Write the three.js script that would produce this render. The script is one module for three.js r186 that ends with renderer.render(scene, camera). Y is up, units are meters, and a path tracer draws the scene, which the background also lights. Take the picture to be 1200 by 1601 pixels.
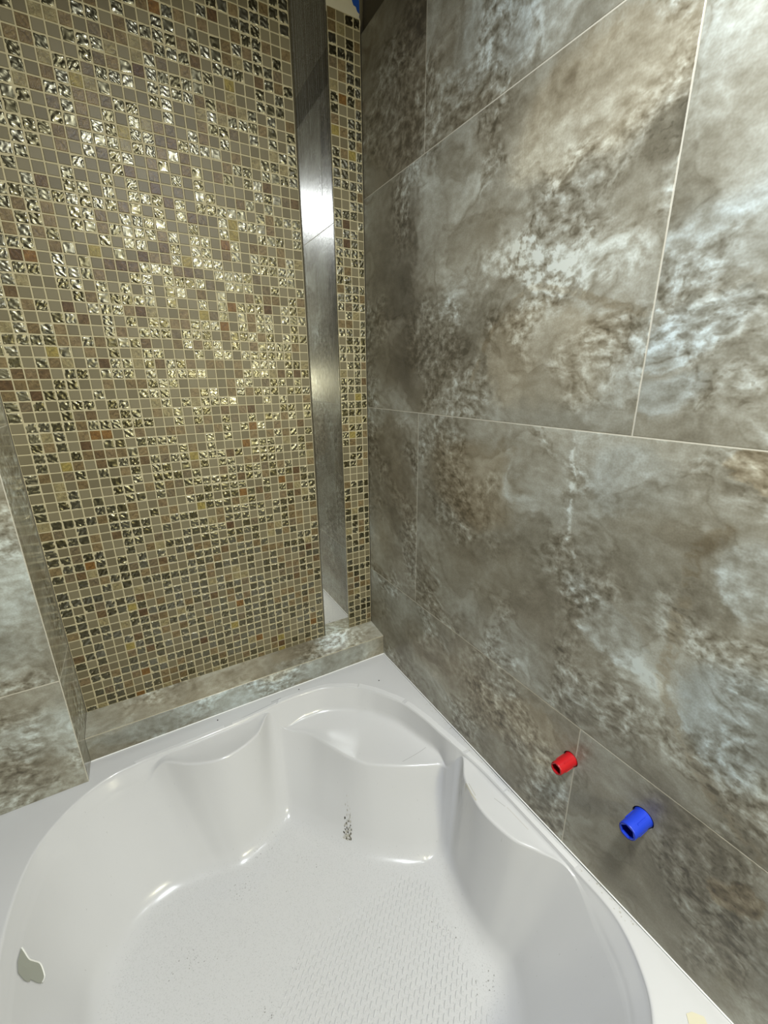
import * as THREE from 'three';
import { mergeGeometries } from 'three/addons/utils/BufferGeometryUtils.js';
import { Brush, Evaluator, SUBTRACTION } from 'three-bvh-csg';
import { RectAreaLightUniformsLib } from 'three/addons/lights/RectAreaLightUniformsLib.js';

// ---------------------------------------------------------------- frame, camera, lights
// The mosaic module (24.6 mm) is the measuring unit; x runs along the mosaic wall (0 at the corner with the
// right wall, negative to the left), z away from the mosaic wall, y up; U() gives metres above the room floor.
const S = 0.0246, BASE = 20.6;
const U = (x, y, z) => new THREE.Vector3(x * S, (y + BASE) * S, z * S);
const Y = (y) => (y + BASE) * S;

const scene = new THREE.Scene();
const renderer = new THREE.WebGLRenderer({ antialias: true });
renderer.toneMapping = THREE.LinearToneMapping;
renderer.toneMappingExposure = 0.92;
renderer.shadowMap.enabled = true;
scene.background = new THREE.Color(0x000000);
RectAreaLightUniformsLib.init();

const camera = new THREE.PerspectiveCamera(101.31, 1200 / 1601, 0.02, 30);
{
  const right = new THREE.Vector3(0.8634403, -0.00702794, 0.50440207);
  const down = new THREE.Vector3(-0.15836744, -0.95312711, 0.25781478);
  const fwd = new THREE.Vector3(0.47894739, -0.30248854, -0.82408136);
  camera.matrixAutoUpdate = true;
  const m = new THREE.Matrix4().makeBasis(right, down.negate(), fwd.negate());
  camera.quaternion.setFromRotationMatrix(m);
  camera.position.copy(U(-28.0826, 36.8367, 52.6119));
  camera.updateMatrixWorld(true);
}
scene.add(camera);

const LAMP_A = U(-19.1, 74.7, 56);      // surface-mounted ceiling lamp, cool white
const LAMP_B = U(-7.4, 35.9, 84);         // warm work light on a stand, further back in the room
const lampA = new THREE.RectAreaLight(new THREE.Color(0.93, 0.975, 1.02), 430, 0.17, 0.17);
lampA.position.copy(LAMP_A); lampA.lookAt(LAMP_A.x, 0, LAMP_A.z + 1e-4); lampA.name = 'downlight_light';
scene.add(lampA);
const lampB = new THREE.RectAreaLight(new THREE.Color(1.0, 0.96, 0.68), 132, 0.24, 0.16);
lampB.position.copy(LAMP_B); lampB.lookAt(-0.55, Y(30), 0); lampB.name = 'work_light_light';
scene.add(lampB);

// ---------------------------------------------------------------- small tools
function rng(seed) { let a = seed >>> 0; return () => { a = (a + 0x6d2b79f5) | 0; let t = Math.imul(a ^ (a >>> 15), 1 | a); t = (t + Math.imul(t ^ (t >>> 7), 61 | t)) ^ t; return ((t ^ (t >>> 14)) >>> 0) / 4294967296; }; }
const PERM = new Uint16Array(512); const GX = new Float32Array(256), GY = new Float32Array(256);
{ const r = rng(11); const p = [...Array(256).keys()]; for (let i = 255; i > 0; i--) { const j = Math.floor(r() * (i + 1)); const t = p[i]; p[i] = p[j]; p[j] = t; } for (let i = 0; i < 512; i++) PERM[i] = p[i & 255]; for (let i = 0; i < 256; i++) { const a = r() * 6.2831853; GX[i] = Math.cos(a); GY[i] = Math.sin(a); } }
function noise(x, y) {
  const xf = Math.floor(x), yf = Math.floor(y), X = xf & 255, Yy = yf & 255; x -= xf; y -= yf;
  const u = x * x * x * (x * (x * 6 - 15) + 10), v = y * y * y * (y * (y * 6 - 15) + 10);
  const a = PERM[PERM[X] + Yy], b = PERM[PERM[X + 1] + Yy], c = PERM[PERM[X] + Yy + 1], d = PERM[PERM[X + 1] + Yy + 1];
  const n0 = GX[a] * x + GY[a] * y, n1 = GX[b] * (x - 1) + GY[b] * y, n2 = GX[c] * x + GY[c] * (y - 1), n3 = GX[d] * (x - 1) + GY[d] * (y - 1);
  return 0.5 + 0.72 * ((n0 + (n1 - n0) * u) * (1 - v) + (n2 + (n3 - n2) * u) * v);
}
function fbm(x, y, o) { let s = 0, a = 0.5, n = 0; for (let i = 0; i < o; i++) { s += a * noise(x, y); n += a; a *= 0.55; x = x * 2.03 + 17.1; y = y * 2.03 + 5.7; } return s / n; }
const clamp = (x, a = 0, b = 1) => Math.min(b, Math.max(a, x));
const sstep = (a, b, x) => { const t = clamp((x - a) / (b - a)); return t * t * (3 - 2 * t); };
const lerp = (a, b, t) => a + (b - a) * t;
const used = {};
function numbered(name) { const n = used[name] = (used[name] ?? -1) + 1; return n ? `${name}_${String(n).padStart(3, '0')}` : name; }
function addMesh(parent, name, geo, mat) { const m = new THREE.Mesh(geo, mat); m.name = name; m.castShadow = m.receiveShadow = true; parent.add(m); return m; }
function thing(name, label, category, group) { const g = new THREE.Group(); g.name = numbered(name); g.userData = { label, category }; if (group) g.userData.group = group; scene.add(g); return g; }
function struct(name) { const g = new THREE.Group(); g.name = name; g.userData = { kind: 'structure' }; scene.add(g); return g; }
function boxBetween(x0, x1, y0, y1, z0, z1) { const g = new THREE.BoxGeometry(Math.abs(x1 - x0), Math.abs(y1 - y0), Math.abs(z1 - z0)); g.translate((x0 + x1) / 2, (y0 + y1) / 2, (z0 + z1) / 2); return g; }
// a slab whose front face looks along +z at z = 0, with a chamfered edge; uv runs over the full print (uw x vh metres) from (u0, v0)
function slab(w, h, d, bev, uw = w, vh = h, u0 = 0, v0 = 0) {
  const x = w / 2, y = h / 2, pos = [], uv = [], nor = [];
  const quad = (a, b, c, e) => { const A = new THREE.Vector3(...a), B = new THREE.Vector3(...b), C = new THREE.Vector3(...c); const n = B.clone().sub(A).cross(C.clone().sub(A)).normalize(); for (const p of [a, b, c, a, c, e]) { pos.push(...p); nor.push(n.x, n.y, n.z); uv.push((p[0] + x + u0) / uw, (p[1] + y + v0) / vh); } };
  const i = [[-x + bev, -y + bev, 0], [x - bev, -y + bev, 0], [x - bev, y - bev, 0], [-x + bev, y - bev, 0]];
  const o = [[-x, -y, -bev * 0.8], [x, -y, -bev * 0.8], [x, y, -bev * 0.8], [-x, y, -bev * 0.8]];
  const k = o.map((p) => [p[0], p[1], -d]);
  quad(...i);
  for (let j = 0; j < 4; j++) { const n = (j + 1) % 4; quad(o[j], o[n], i[n], i[j]); quad(k[j], k[n], o[n], o[j]); }
  quad(k[0], k[3], k[2], k[1]);
  const g = new THREE.BufferGeometry(); g.setAttribute('position', new THREE.Float32BufferAttribute(pos, 3)); g.setAttribute('normal', new THREE.Float32BufferAttribute(nor, 3)); g.setAttribute('uv', new THREE.Float32BufferAttribute(uv, 2));
  return g;
}
function dataTex(data, w, h, srgb, repeat) { const t = new THREE.DataTexture(data, w, h); t.magFilter = THREE.LinearFilter; t.minFilter = THREE.LinearFilter; if (srgb) t.colorSpace = THREE.SRGBColorSpace; if (repeat) t.wrapS = t.wrapT = THREE.RepeatWrapping; t.needsUpdate = true; return t; }

// ---------------------------------------------------------------- stone print of the large porcelain tiles
const RAMP = [[0, 84, 77, 65], [0.28, 112, 104, 91], [0.5, 137, 130, 118], [0.7, 162, 157, 148], [0.88, 189, 188, 183], [1, 210, 211, 209]];
function ramp(t) { t = clamp(t); for (let i = 1; i < RAMP.length; i++) if (t <= RAMP[i][0]) { const a = RAMP[i - 1], b = RAMP[i], k = (t - a[0]) / (b[0] - a[0]); return [lerp(a[1], b[1], k), lerp(a[2], b[2], k), lerp(a[3], b[3], k)]; } return RAMP[RAMP.length - 1].slice(1); }
function segDist(px, py, L) { let best = 1e9; for (let i = 0; i + 1 < L.length; i++) { const ax = L[i][0], ay = L[i][1], bx = L[i + 1][0] - ax, by = L[i + 1][1] - ay; const t = clamp(((px - ax) * bx + (py - ay) * by) / (bx * bx + by * by + 1e-12)); const dx = px - ax - bx * t, dy = py - ay - by * t; best = Math.min(best, dx * dx + dy * dy); } return Math.sqrt(best); }
// marks: drawn features of the print in module units [z, y]: blobs and veins, broken up by the stone's own grain
function stonePrint(z0, z1, y0, y1, seed, marks = [], bias = 0, res = 1000) {
  const w = Math.max(64, Math.round((z1 - z0) * S * res)), h = Math.max(64, Math.round((y1 - y0) * S * res));
  const data = new Uint8Array(w * h * 4), sx = seed * 3.71, sy = seed * 1.93;
  for (let j = 0; j < h; j++) for (let i = 0; i < w; i++) {
    const z = z0 + (z1 - z0) * (i + 0.5) / w, y = y0 + (y1 - y0) * (j + 0.5) / h, u = z * S, v = y * S;
    const wx = fbm(u * 4.5 + sx, v * 4.5 + sy, 4) - 0.5, wy = fbm(u * 4.5 + sx + 31, v * 4.5 + sy + 13, 4) - 0.5;
    const a = u + 0.13 * wx + sx, b = v + 0.13 * wy + sy;
    const base = fbm(a * 2.3, b * 3.2, 4), m = fbm(a * 10 + 3, b * 12, 4), f = fbm(u * 46 + wx * 3 + sx, v * 60 + wy * 3 + sy, 5), g = noise(u * 330 + sx, v * 330 + sy);
    let t = 0.5 + bias + (base - 0.5) * 0.7 + (m - 0.5) * 0.5 + 0.07, warm = (fbm(a * 3.1 + 50, b * 3.1 + 9, 3) - 0.5) * 1.6;
    // crusty speckled zones alternate with smooth ones
    const crust = sstep(0.46, 0.62, fbm(a * 4.2 + 70, b * 4.2 + 20, 3));
    const pit = sstep(0.66, 0.74, noise(u * 120 + sx + wx * 9, v * 150 + sy)) * crust;
    t += (f - 0.5) * (0.36 + 1.15 * crust) + (g - 0.5) * 0.12 - 0.16 * pit;
    // fine dark rims along the cloud outlines
    const iso = fbm(a * 3.4 + 90, b * 3.9 + 60, 5), ed = Math.abs(iso - 0.5) + (f - 0.5) * 0.018;
    t -= 0.17 * (1 - sstep(0.0, 0.011, Math.abs(ed))) * (0.3 + 0.7 * crust) - 0.10 * sstep(0.5, 0.535, iso) + 0.03;
    const Z = z + (wx * 5 + (m - 0.5) * 2.6 + (f - 0.5) * 1.6), V = y + (wy * 5 + (m - 0.5) * 2.2 + (f - 0.5) * 1.4);
    for (const k of marks) {
      let e;
      if (k.line) { const d = segDist(z + (m - 0.5) * 1.2 + (f - 0.5) * 0.7 + wx * 1.5, y + (f - 0.5) * 0.7 + wy * 1.5, k.line); e = (1 - sstep(k.w * 0.3, k.w, d)) * sstep(0.36, 0.56, f + (m - 0.5) * 0.6); }
      else { const c = Math.cos(k.r || 0), s = Math.sin(k.r || 0), dx = Z - k.at[0], dy = V - k.at[1]; const p = (dx * c + dy * s) / k.s[0], q = (-dx * s + dy * c) / k.s[1]; e = 1 - sstep(0.7, 1.2, Math.sqrt(p * p + q * q)); }
      if (e > 0) { t += k.t * e * (0.75 + (f - 0.5) * (k.rough ?? 1)); warm += (k.warm || 0) * e; }
    }
    const c = ramp(t), o = (j * w + i) * 4, wm = clamp(warm, -1, 1);
    data[o] = clamp(c[0] * (1 + 0.03 * wm), 0, 255); data[o + 1] = clamp(c[1] * (1.018 - 0.008 * wm), 0, 255); data[o + 2] = clamp(c[2] * (0.985 - 0.06 * wm), 0, 255); data[o + 3] = 255;
  }
  return dataTex(data, w, h, true);
}
function stoneMaterial(tex, rough = 0.3) { return new THREE.MeshPhysicalMaterial({ map: tex, bumpMap: tex, bumpScale: 0.0005, roughness: rough, ior: 1.5 }); }

// ---------------------------------------------------------------- plain materials
const M = {
  grout: new THREE.MeshStandardMaterial({ color: 0xb3a988, roughness: 0.9 }),
  tileGrout: new THREE.MeshStandardMaterial({ color: 0xc8c3b2, roughness: 0.9 }),
  raw: new THREE.MeshStandardMaterial({ color: 0x6f6856, roughness: 0.95 }),
  plaster: new THREE.MeshStandardMaterial({ color: 0xd6d0bd, roughness: 0.95 }),
  blue: new THREE.MeshStandardMaterial({ color: 0x1c4fb4, roughness: 0.6 }),
  roomWall: new THREE.MeshStandardMaterial({ color: 0x524f47, roughness: 0.9 }),
  ceiling: new THREE.MeshStandardMaterial({ color: 0x5c574b, roughness: 0.95 }),
  roomFloor: new THREE.MeshStandardMaterial({ color: 0x55524b, roughness: 0.6 }),
  silicone: new THREE.MeshPhysicalMaterial({ color: 0xf2f2f0, roughness: 0.35 }),
};

// ---------------------------------------------------------------- room shell
const CEIL = 77, ZB = 122, XL = -96;
addMesh(struct('floor'), 'floor_slab', boxBetween(XL * S, 0.2, -0.1, 0, -0.2, ZB * S + 0.1), M.roomFloor);
addMesh(struct('ceiling'), 'ceiling_slab', boxBetween(XL * S, 0.2, Y(CEIL), Y(CEIL) + 0.1, -0.2, ZB * S + 0.1), M.ceiling);
addMesh(struct('wall_rear'), 'plaster_face', boxBetween(XL * S, 0.2, 0, Y(CEIL), ZB * S, ZB * S + 0.1), M.roomWall);
addMesh(struct('wall_side'), 'plaster_face', boxBetween(XL * S - 0.1, XL * S, 0, Y(CEIL), -0.2, ZB * S + 0.1), M.roomWall);

// the two water outlets: [height, distance from the mosaic wall, plug radius, plug length]
const OUTLETS = [[5.2, 36.25, 0.56, 1.9], [5.46, 42.4, 0.64, 2.0]];
const csg = new Evaluator(); csg.attributes = ['position', 'normal', 'uv']; csg.useGroups = false;
function drill(mesh) { // bores the outlets through a mesh of the right wall
  mesh.updateMatrixWorld(true);
  const inv = mesh.matrixWorld.clone().invert();
  let b = new Brush(mesh.geometry.clone()); b.updateMatrixWorld();
  for (const [y, z, r] of OUTLETS) { const c = new THREE.CylinderGeometry(r * S * 1.24, r * S * 1.24, 0.06, 32); c.rotateZ(Math.PI / 2); c.applyMatrix4(new THREE.Matrix4().makeTranslation(0.005, Y(y), z * S)); c.applyMatrix4(inv); const k = new Brush(c); k.updateMatrixWorld(); b = csg.evaluate(b, k, SUBTRACTION); b.updateMatrixWorld(); }
  mesh.geometry = b.geometry;
}

// right wall: raw wall, grout bed, porcelain tiles in running bond
const RIM = -4.34, JA = 57.40, JB = 33.12, JC = 8.86, TOP = 72.75, GAP = 0.0023 / S;
{
  const w = struct('wall_right');
  drill(addMesh(w, 'raw_wall', boxBetween(0.011, 0.2, 0, Y(CEIL), -0.2, ZB * S), M.raw));
  drill(addMesh(w, 'grout_bed', boxBetween(0.0004, 0.0112, Y(RIM), Y(TOP) - 0.0005, 0.0004, ZB * S), M.tileGrout));
  const bd = new THREE.CylinderGeometry(0.0018, 0.0018, (52 - 3.9) * S, 6); bd.rotateX(Math.PI / 2); bd.translate(-0.0004, Y(RIM) + 0.0008, (52 + 3.9) / 2 * S); addMesh(w, 'silicone_bead', bd, M.silicone);
  const rows = [
    [RIM, JC, [0.03, 36.68, 85.5, ZB]], [JC, JB, [0.03, 12.3, 61.1, 109.9, ZB]],
    [JB, JA, [0.03, 36.8, 85.6, ZB]], [JA, TOP, [0.03, 12.5, 61.3, 110.1, ZB]],
  ];
  const marks = {
    '2,0': [ // the big tile with the pale band and the dome
      { at: [6, 46], s: [7, 11], t: -0.3, rough: 0.3 }, { at: [14, 38.5], s: [7, 3.5], t: -0.14, rough: 0.4 },
      { at: [19.5, 45.2], s: [3.4, 2.6], t: 0.22, rough: 0.9 }, { at: [29, 45.0], s: [8.5, 1.7], r: -0.14, t: 0.22, rough: 2.6 }, { at: [25, 46.6], s: [3, 1.3], t: 0.15, rough: 2 },
      { line: [[16, 50.6], [20, 49.9], [23.5, 49.3], [26, 48.6]], w: 0.45, t: -0.22 },
      { line: [[21, 36.5], [23.2, 40.6], [24.8, 42.5], [27.2, 43.6], [29.5, 43.4], [32.2, 42.4], [34.3, 41.3], [36.6, 40.3]], w: 0.38, t: -0.24, warm: 0.5 },
      { at: [29, 38.7], s: [7, 4], t: -0.06, warm: 0.7, rough: 0.8 }, { at: [31, 53.5], s: [7.5, 4], t: 0.16, warm: 0.8, rough: 0.6 },
      { at: [35.6, 49.3], s: [2.1, 1.0], r: 0.5, t: -0.42, rough: 2.2 }, { at: [30, 47.6], s: [5, 1.0], t: -0.1, rough: 1.4 },
      { line: [[14.8, 49], [15.2, 45], [15.6, 40]], w: 0.22, t: -0.18 },
    ],
    '2,1': [
      { at: [41, 50], s: [8, 6], t: 0.08, warm: -0.3, rough: 1.4 }, { at: [40, 43.5], s: [6, 2.6], t: 0.1, warm: -0.3, rough: 2.4 }, { at: [38.6, 39], s: [2.4, 1.8], t: 0.14, warm: -0.5, rough: 0.4 },
      { at: [43, 36.2], s: [3, 1.6], t: -0.12, rough: 2.2 }, { at: [38.4, 35.4], s: [2, 1.3], t: 0.2, warm: -0.5, rough: 0.3 },
    ],
    '1,1': [
      { at: [21, 27], s: [7, 4], t: -0.12, warm: 0.8, rough: 1.4 }, { line: [[32.4, 32.6], [32.8, 29], [33.3, 24.6]], w: 0.3, t: 0.26 },
      { at: [37.4, 18.9], s: [5.2, 1.7], r: -0.62, t: 0.2, warm: -0.4, rough: 1.4 }, { at: [40, 16], s: [1.8, 1.6], t: 0.22, rough: 1 },
      { line: [[43.2, 28.4], [42.0, 26.6], [41.9, 22.6], [41.7, 18.4], [41.6, 16.6], [43.2, 14.4], [45.2, 12], [48.4, 9.6]], w: 0.6, t: -0.2, warm: 0.6, rough: 2.4 },
      { at: [42, 27.4], s: [1.7, 1.0], t: -0.18, warm: 0.2, rough: 1.2 }, { at: [44.9, 26], s: [1.6, 2.2], t: 0.3, warm: -0.4, rough: 1.4 },
      { at: [43.9, 32], s: [1.4, 1.1], t: -0.06, warm: 1.6, rough: 1.6 }, { at: [46, 17], s: [3.6, 4], t: 0.0, warm: -0.9, rough: 0.4 }, { at: [26, 18], s: [7, 5], t: -0.12, warm: 0.2, rough: 0.8 },
      { at: [37, 30], s: [4, 2.5], t: 0.08, warm: -0.3, rough: 0.7 },
    ],
    '0,0': [{ at: [22, 3], s: [12, 3], t: -0.06, warm: 0.5, rough: 0.5 }, { at: [33, 5], s: [4, 2.5], t: -0.06, warm: 0.8, rough: 0.5 }],
    '0,1': [{ at: [44, 2], s: [9, 7], t: -0.2, warm: -0.2, rough: 0.9 }, { at: [48.2, 5.4], s: [1.8, 1], t: -0.02, warm: 1.4, rough: 0.8 }],
    '1,0': [{ at: [6, 22], s: [6, 11], t: -0.1, warm: 0.3, rough: 0.5 }, { at: [10, 31.4], s: [3, 0.9], t: 0.14, rough: 0.6 }],
    '3,0': [{ at: [6, 66], s: [8, 9], t: -0.24, warm: 0.4, rough: 0.5 }],
    '3,1': [{ at: [21, 62], s: [5, 4], t: 0.14, warm: -0.4, rough: 0.8 }, { at: [27, 60], s: [4, 2], t: 0.2, rough: 0.9 }, { line: [[16.5, 68], [17.5, 64.5], [17, 62]], w: 0.5, t: -0.22 }],
  };
  rows.forEach(([y0, y1, zs], r) => {
    for (let c = 0; c + 1 < zs.length; c++) {
      const z0 = zs[c] + (c ? GAP / 2 : 0), z1 = zs[c + 1] - GAP / 2, a = y0 + (r ? GAP / 2 : 0.02), b = y1 - (r < 3 ? GAP / 2 : 0);
      const seen = z0 < 62;
      const tex = stonePrint(z0, z1, a, b, 3 + r * 5 + c * 2.3, marks[r + ',' + c], 0, seen ? 1000 : 120);
      const t = addMesh(w, numbered('wall_tile'), slab((z1 - z0) * S, (b - a) * S, 0.008, 0.0004), stoneMaterial(tex, 0.33));
      t.rotation.y = -Math.PI / 2; t.position.set(0, Y((a + b) / 2), (z0 + z1) / 2 * S);
      if (r === 0 && c < 2) drill(t);
    }
  });
}

// back wall behind the mosaic, with bare adhesive and blue sealing coat above the last row
const MTOP = 74.0;
{
  const w = struct('wall_back');
  addMesh(w, 'raw_wall', boxBetween(XL * S, 0.2, 0, Y(CEIL), -0.2, -0.0065), M.raw);
  addMesh(w, 'blue_sealing_coat', boxBetween(-12 * S, 0.0, Y(73.9), Y(CEIL), -0.0066, -0.0058), M.blue);
  const sh = new THREE.Shape(), pts = [[-4.6, 73.6], [-0.02, 73.6], [0.0, 73.95], [-0.14, 74.25], [-0.1, 74.5], [-0.36, 74.62], [-0.5, 74.95], [-0.78, 75.0], [-0.95, 75.3], [-1.0, 76.2], [-1.5, 77.5], [-2.2, 78.3], [-4.6, 79]];
  pts.forEach((p, i) => (i ? sh.lineTo(p[0] * S, p[1] * S) : sh.moveTo(p[0] * S, p[1] * S)));
  const g = new THREE.ExtrudeGeometry(sh, { depth: 0.003, bevelEnabled: true, bevelThickness: 0.001, bevelSize: 0.001, bevelSegments: 1, steps: 1 });
  g.translate(0, BASE * S, -0.0064); addMesh(w, 'adhesive_patch', g, M.plaster);
}

// wall beside the niche (projects 6.75 modules), tiled on its face and on its reveal
const XP = -38.45, ZP = 6.75;
{
  const w = struct('wall_left');
  addMesh(w, 'core', boxBetween(XL * S, XP * S - 0.008, Y(RIM) + 0.001, Y(CEIL), -0.006, ZP * S - 0.008), M.raw);
  addMesh(w, 'wall_foot', boxBetween(XL * S, -50.9 * S, 0, Y(RIM) + 0.001, -0.006, ZP * S - 0.004), M.raw);
  addMesh(w, 'grout_bed', boxBetween(XL * S, XP * S - 0.0005, Y(RIM) + 0.001, Y(CEIL), -0.0058, ZP * S - 0.0005), M.tileGrout);
  const ys = [RIM + 0.05, 8.7, 32.95, 57.2, CEIL];
  for (let r = 0; r < 4; r++) {
    const a = ys[r] + (r ? GAP / 2 : 0), b = ys[r + 1] - GAP / 2, edge = 0.0016 / S;
    const seen = r < 2;
    const f0 = XP - 48.6, f1 = XP - edge;
    const t1 = addMesh(w, numbered('wall_tile'), slab((f1 - f0) * S, (b - a) * S, 0.008, 0.0007), stoneMaterial(stonePrint(f0, f1, a, b, 41 + r * 3, r < 2 ? [{ at: [-42, 18], s: [6, 8], t: 0.14, warm: -0.3, rough: 1.2 }, { at: [-41, 3], s: [4, 3], t: 0.12, warm: -0.4, rough: 1.6 }] : [], 0.02, seen ? 800 : 100), 0.33));
    t1.position.set((f0 + f1) / 2 * S, Y((a + b) / 2), ZP * S);
    const r1 = ZP - edge;
    const t2 = addMesh(w, numbered('reveal_tile'), slab(r1 * S, (b - a) * S, 0.008, 0.0007), stoneMaterial(stonePrint(0, r1, a, b, 61 + r * 3, [], 0, seen ? 700 : 100), 0.2));
    t2.rotation.y = Math.PI / 2; t2.position.set(XP * S, Y((a + b) / 2), r1 / 2 * S);
  }
  addMesh(w, 'corner_joint', boxBetween(XP * S - 0.0018, XP * S - 0.0002, Y(RIM) + 0.001, Y(CEIL), ZP * S - 0.0018, ZP * S - 0.0002), M.tileGrout);
}

// ledge of the niche
const ZS = 3.9, SB = -0.62, SF = -1.12;
{
  const w = struct('trim_1');
  const prism = (prof, x0, x1, uvw) => { const sh = new THREE.Shape(); prof.forEach((p, i) => (i ? sh.lineTo(p[0], p[1]) : sh.moveTo(p[0], p[1]))); const g = new THREE.ExtrudeGeometry(sh, { depth: (x1 - x0) * S, bevelEnabled: false }); g.rotateY(Math.PI / 2); g.translate(x0 * S, 0, 0); const P = g.attributes.position, uv = g.attributes.uv; for (let i = 0; i < P.count; i++) uv.setXY(i, (P.getX(i) / S - x0) / (x1 - x0), uvw(P.getY(i), P.getZ(i))); return g; };
  // ExtrudeGeometry is drawn in (-z, y) so that the turn puts it right
  const pr = (pts) => pts.map(([z, y]) => [-z * S, Y(y)]);
  const x0 = XP + 0.02, x1 = -0.03, e = 0.05;
  addMesh(w, 'bed', prism(pr([[-0.2, RIM + 0.06], [ZS - 0.35, RIM + 0.06], [ZS - 0.35, SF - 0.35], [-0.2, SB - 0.35]]), x0, x1, () => 0), M.raw);
  const topTex = stonePrint(x0, x1, 0, 3.9, 83, [{ at: [-7.5, 1.6], s: [3.2, 1.6], t: 0.22, warm: -0.5, rough: 0.8 }, { at: [-12.5, 2.2], s: [3.5, 1.8], t: -0.14, warm: 0.6 }, { at: [-25, 2], s: [12, 3], t: -0.04, warm: 0.5 }], 0.0, 900);
  addMesh(w, 'ledge_tile', prism(pr([[-0.05, SB - 0.34], [ZS - 0.3, SF - 0.34], [ZS - e, SF - e], [ZS - e - 0.03, SF], [-0.05, SB]]), x0, x1, (y, z) => z / (3.9 * S)), stoneMaterial(topTex, 0.3));
  const frTex = stonePrint(x0, x1, RIM, SF, 91, [{ at: [-20, -2.6], s: [20, 2], t: 0.06, warm: -1.0, rough: 0.8 }], 0.03, 900);
  addMesh(w, 'front_tile', prism(pr([[ZS - 0.33, RIM + 0.06], [ZS, RIM + 0.06], [ZS, SF - e - 0.03], [ZS - 0.03, SF - e], [ZS - 0.3, SF - 0.3]]), x0, x1, (y) => (y - Y(RIM)) / ((SF - RIM) * S)), stoneMaterial(frTex, 0.33));
  addMesh(w, 'edge_joint', prism(pr([[ZS - 0.12, SF - 0.12], [ZS - 0.02, SF - e - 0.02], [ZS - e - 0.02, SF - 0.02]].concat([])), x0, x1, () => 0), M.grout);
  const bead = new THREE.CylinderGeometry(0.0016, 0.0016, (x1 - x0) * S, 6); bead.rotateZ(Math.PI / 2); bead.translate((x0 + x1) / 2 * S, Y(RIM) + 0.0006, ZS * S);
  addMesh(w, 'silicone_bead', bead, M.silicone);
}

// ---------------------------------------------------------------- mosaic
const rand = rng(2024);
const tileW = S - 0.0027;
function flatTile(uvOff) { // pillow-edged square, front at z = 0, full size 1 x 1 (scaled when placed)
  return slab(tileW, tileW, 0.0045, 0.0011, 0.09, 0.09, uvOff[0], uvOff[1]);
}
function wavyTile(r) {
  const N = 8, h = tileW / 2, waves = [...Array(4)].map((_, k) => { const a = r() * 6.283, l = 0.0075 + r() * 0.011; return [Math.cos(a) * 6.283 / l, Math.sin(a) * 6.283 / l, r() * 6.283, (0.00013 + r() * 0.00021)]; });
  const H = (x, y) => waves.reduce((s, w) => s + w[3] * Math.sin(w[0] * x + w[1] * y + w[2] + 1.4 * Math.sin(w[1] * x * 0.7 - w[0] * y * 0.6)), 0);
  const pos = [], nor = [], uv = [], idx = [];
  const e = 1e-5;
  const edge = (x, y) => { const d = Math.min(h - Math.abs(x), h - Math.abs(y)); return d < 0.0016 ? -0.0009 * Math.pow(1 - d / 0.0016, 2) : 0; };
  const F = (x, y) => H(x, y) * 1.0 - 0.0004 + edge(x, y);
  const q = (k) => { const t = k / N * 2 - 1; return Math.sign(t) * Math.pow(Math.abs(t), 0.8) * h; };
  for (let j = 0; j <= N; j++) for (let i = 0; i <= N; i++) {
    const x = q(i), y = q(j), z = F(x, y); const xi = x * 0.98, yi = y * 0.98;
    const nx = -(F(xi + e, yi) - F(xi - e, yi)) / (2 * e), ny = -(F(xi, yi + e) - F(xi, yi - e)) / (2 * e), l = Math.hypot(nx, ny, 1);
    pos.push(x, y, z); nor.push(nx / l, ny / l, 1 / l); uv.push(x / 0.09, y / 0.09);
  }
  for (let j = 0; j < N; j++) for (let i = 0; i < N; i++) { const a = j * (N + 1) + i; idx.push(a, a + 1, a + N + 2, a, a + N + 2, a + N + 1); }
  const ring = []; for (let i = 0; i < N; i++) ring.push(i); for (let j = 0; j < N; j++) ring.push(j * (N + 1) + N); for (let i = N; i > 0; i--) ring.push(N * (N + 1) + i); for (let j = N; j > 0; j--) ring.push(j * (N + 1));
  const n0 = pos.length / 3;
  ring.forEach((v) => { const x = pos[v * 3], y = pos[v * 3 + 1], ax = Math.abs(x) >= Math.abs(y) ? Math.sign(x) : 0, ay = ax ? 0 : Math.sign(y); pos.push(x, y, pos[v * 3 + 2], x, y, -0.0045); nor.push(ax, ay, 0, ax, ay, 0); uv.push(0, 0, 0, 0); });
  for (let k = 0; k < ring.length; k++) { const a = n0 + k * 2, b = n0 + ((k + 1) % ring.length) * 2; idx.push(a, a + 1, b + 1, a, b + 1, b); }
  const g = new THREE.BufferGeometry(); g.setAttribute('position', new THREE.Float32BufferAttribute(pos, 3)); g.setAttribute('normal', new THREE.Float32BufferAttribute(nor, 3)); g.setAttribute('uv', new THREE.Float32BufferAttribute(uv, 2)); g.setIndex(idx);
  return g.toNonIndexed();
}
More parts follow.
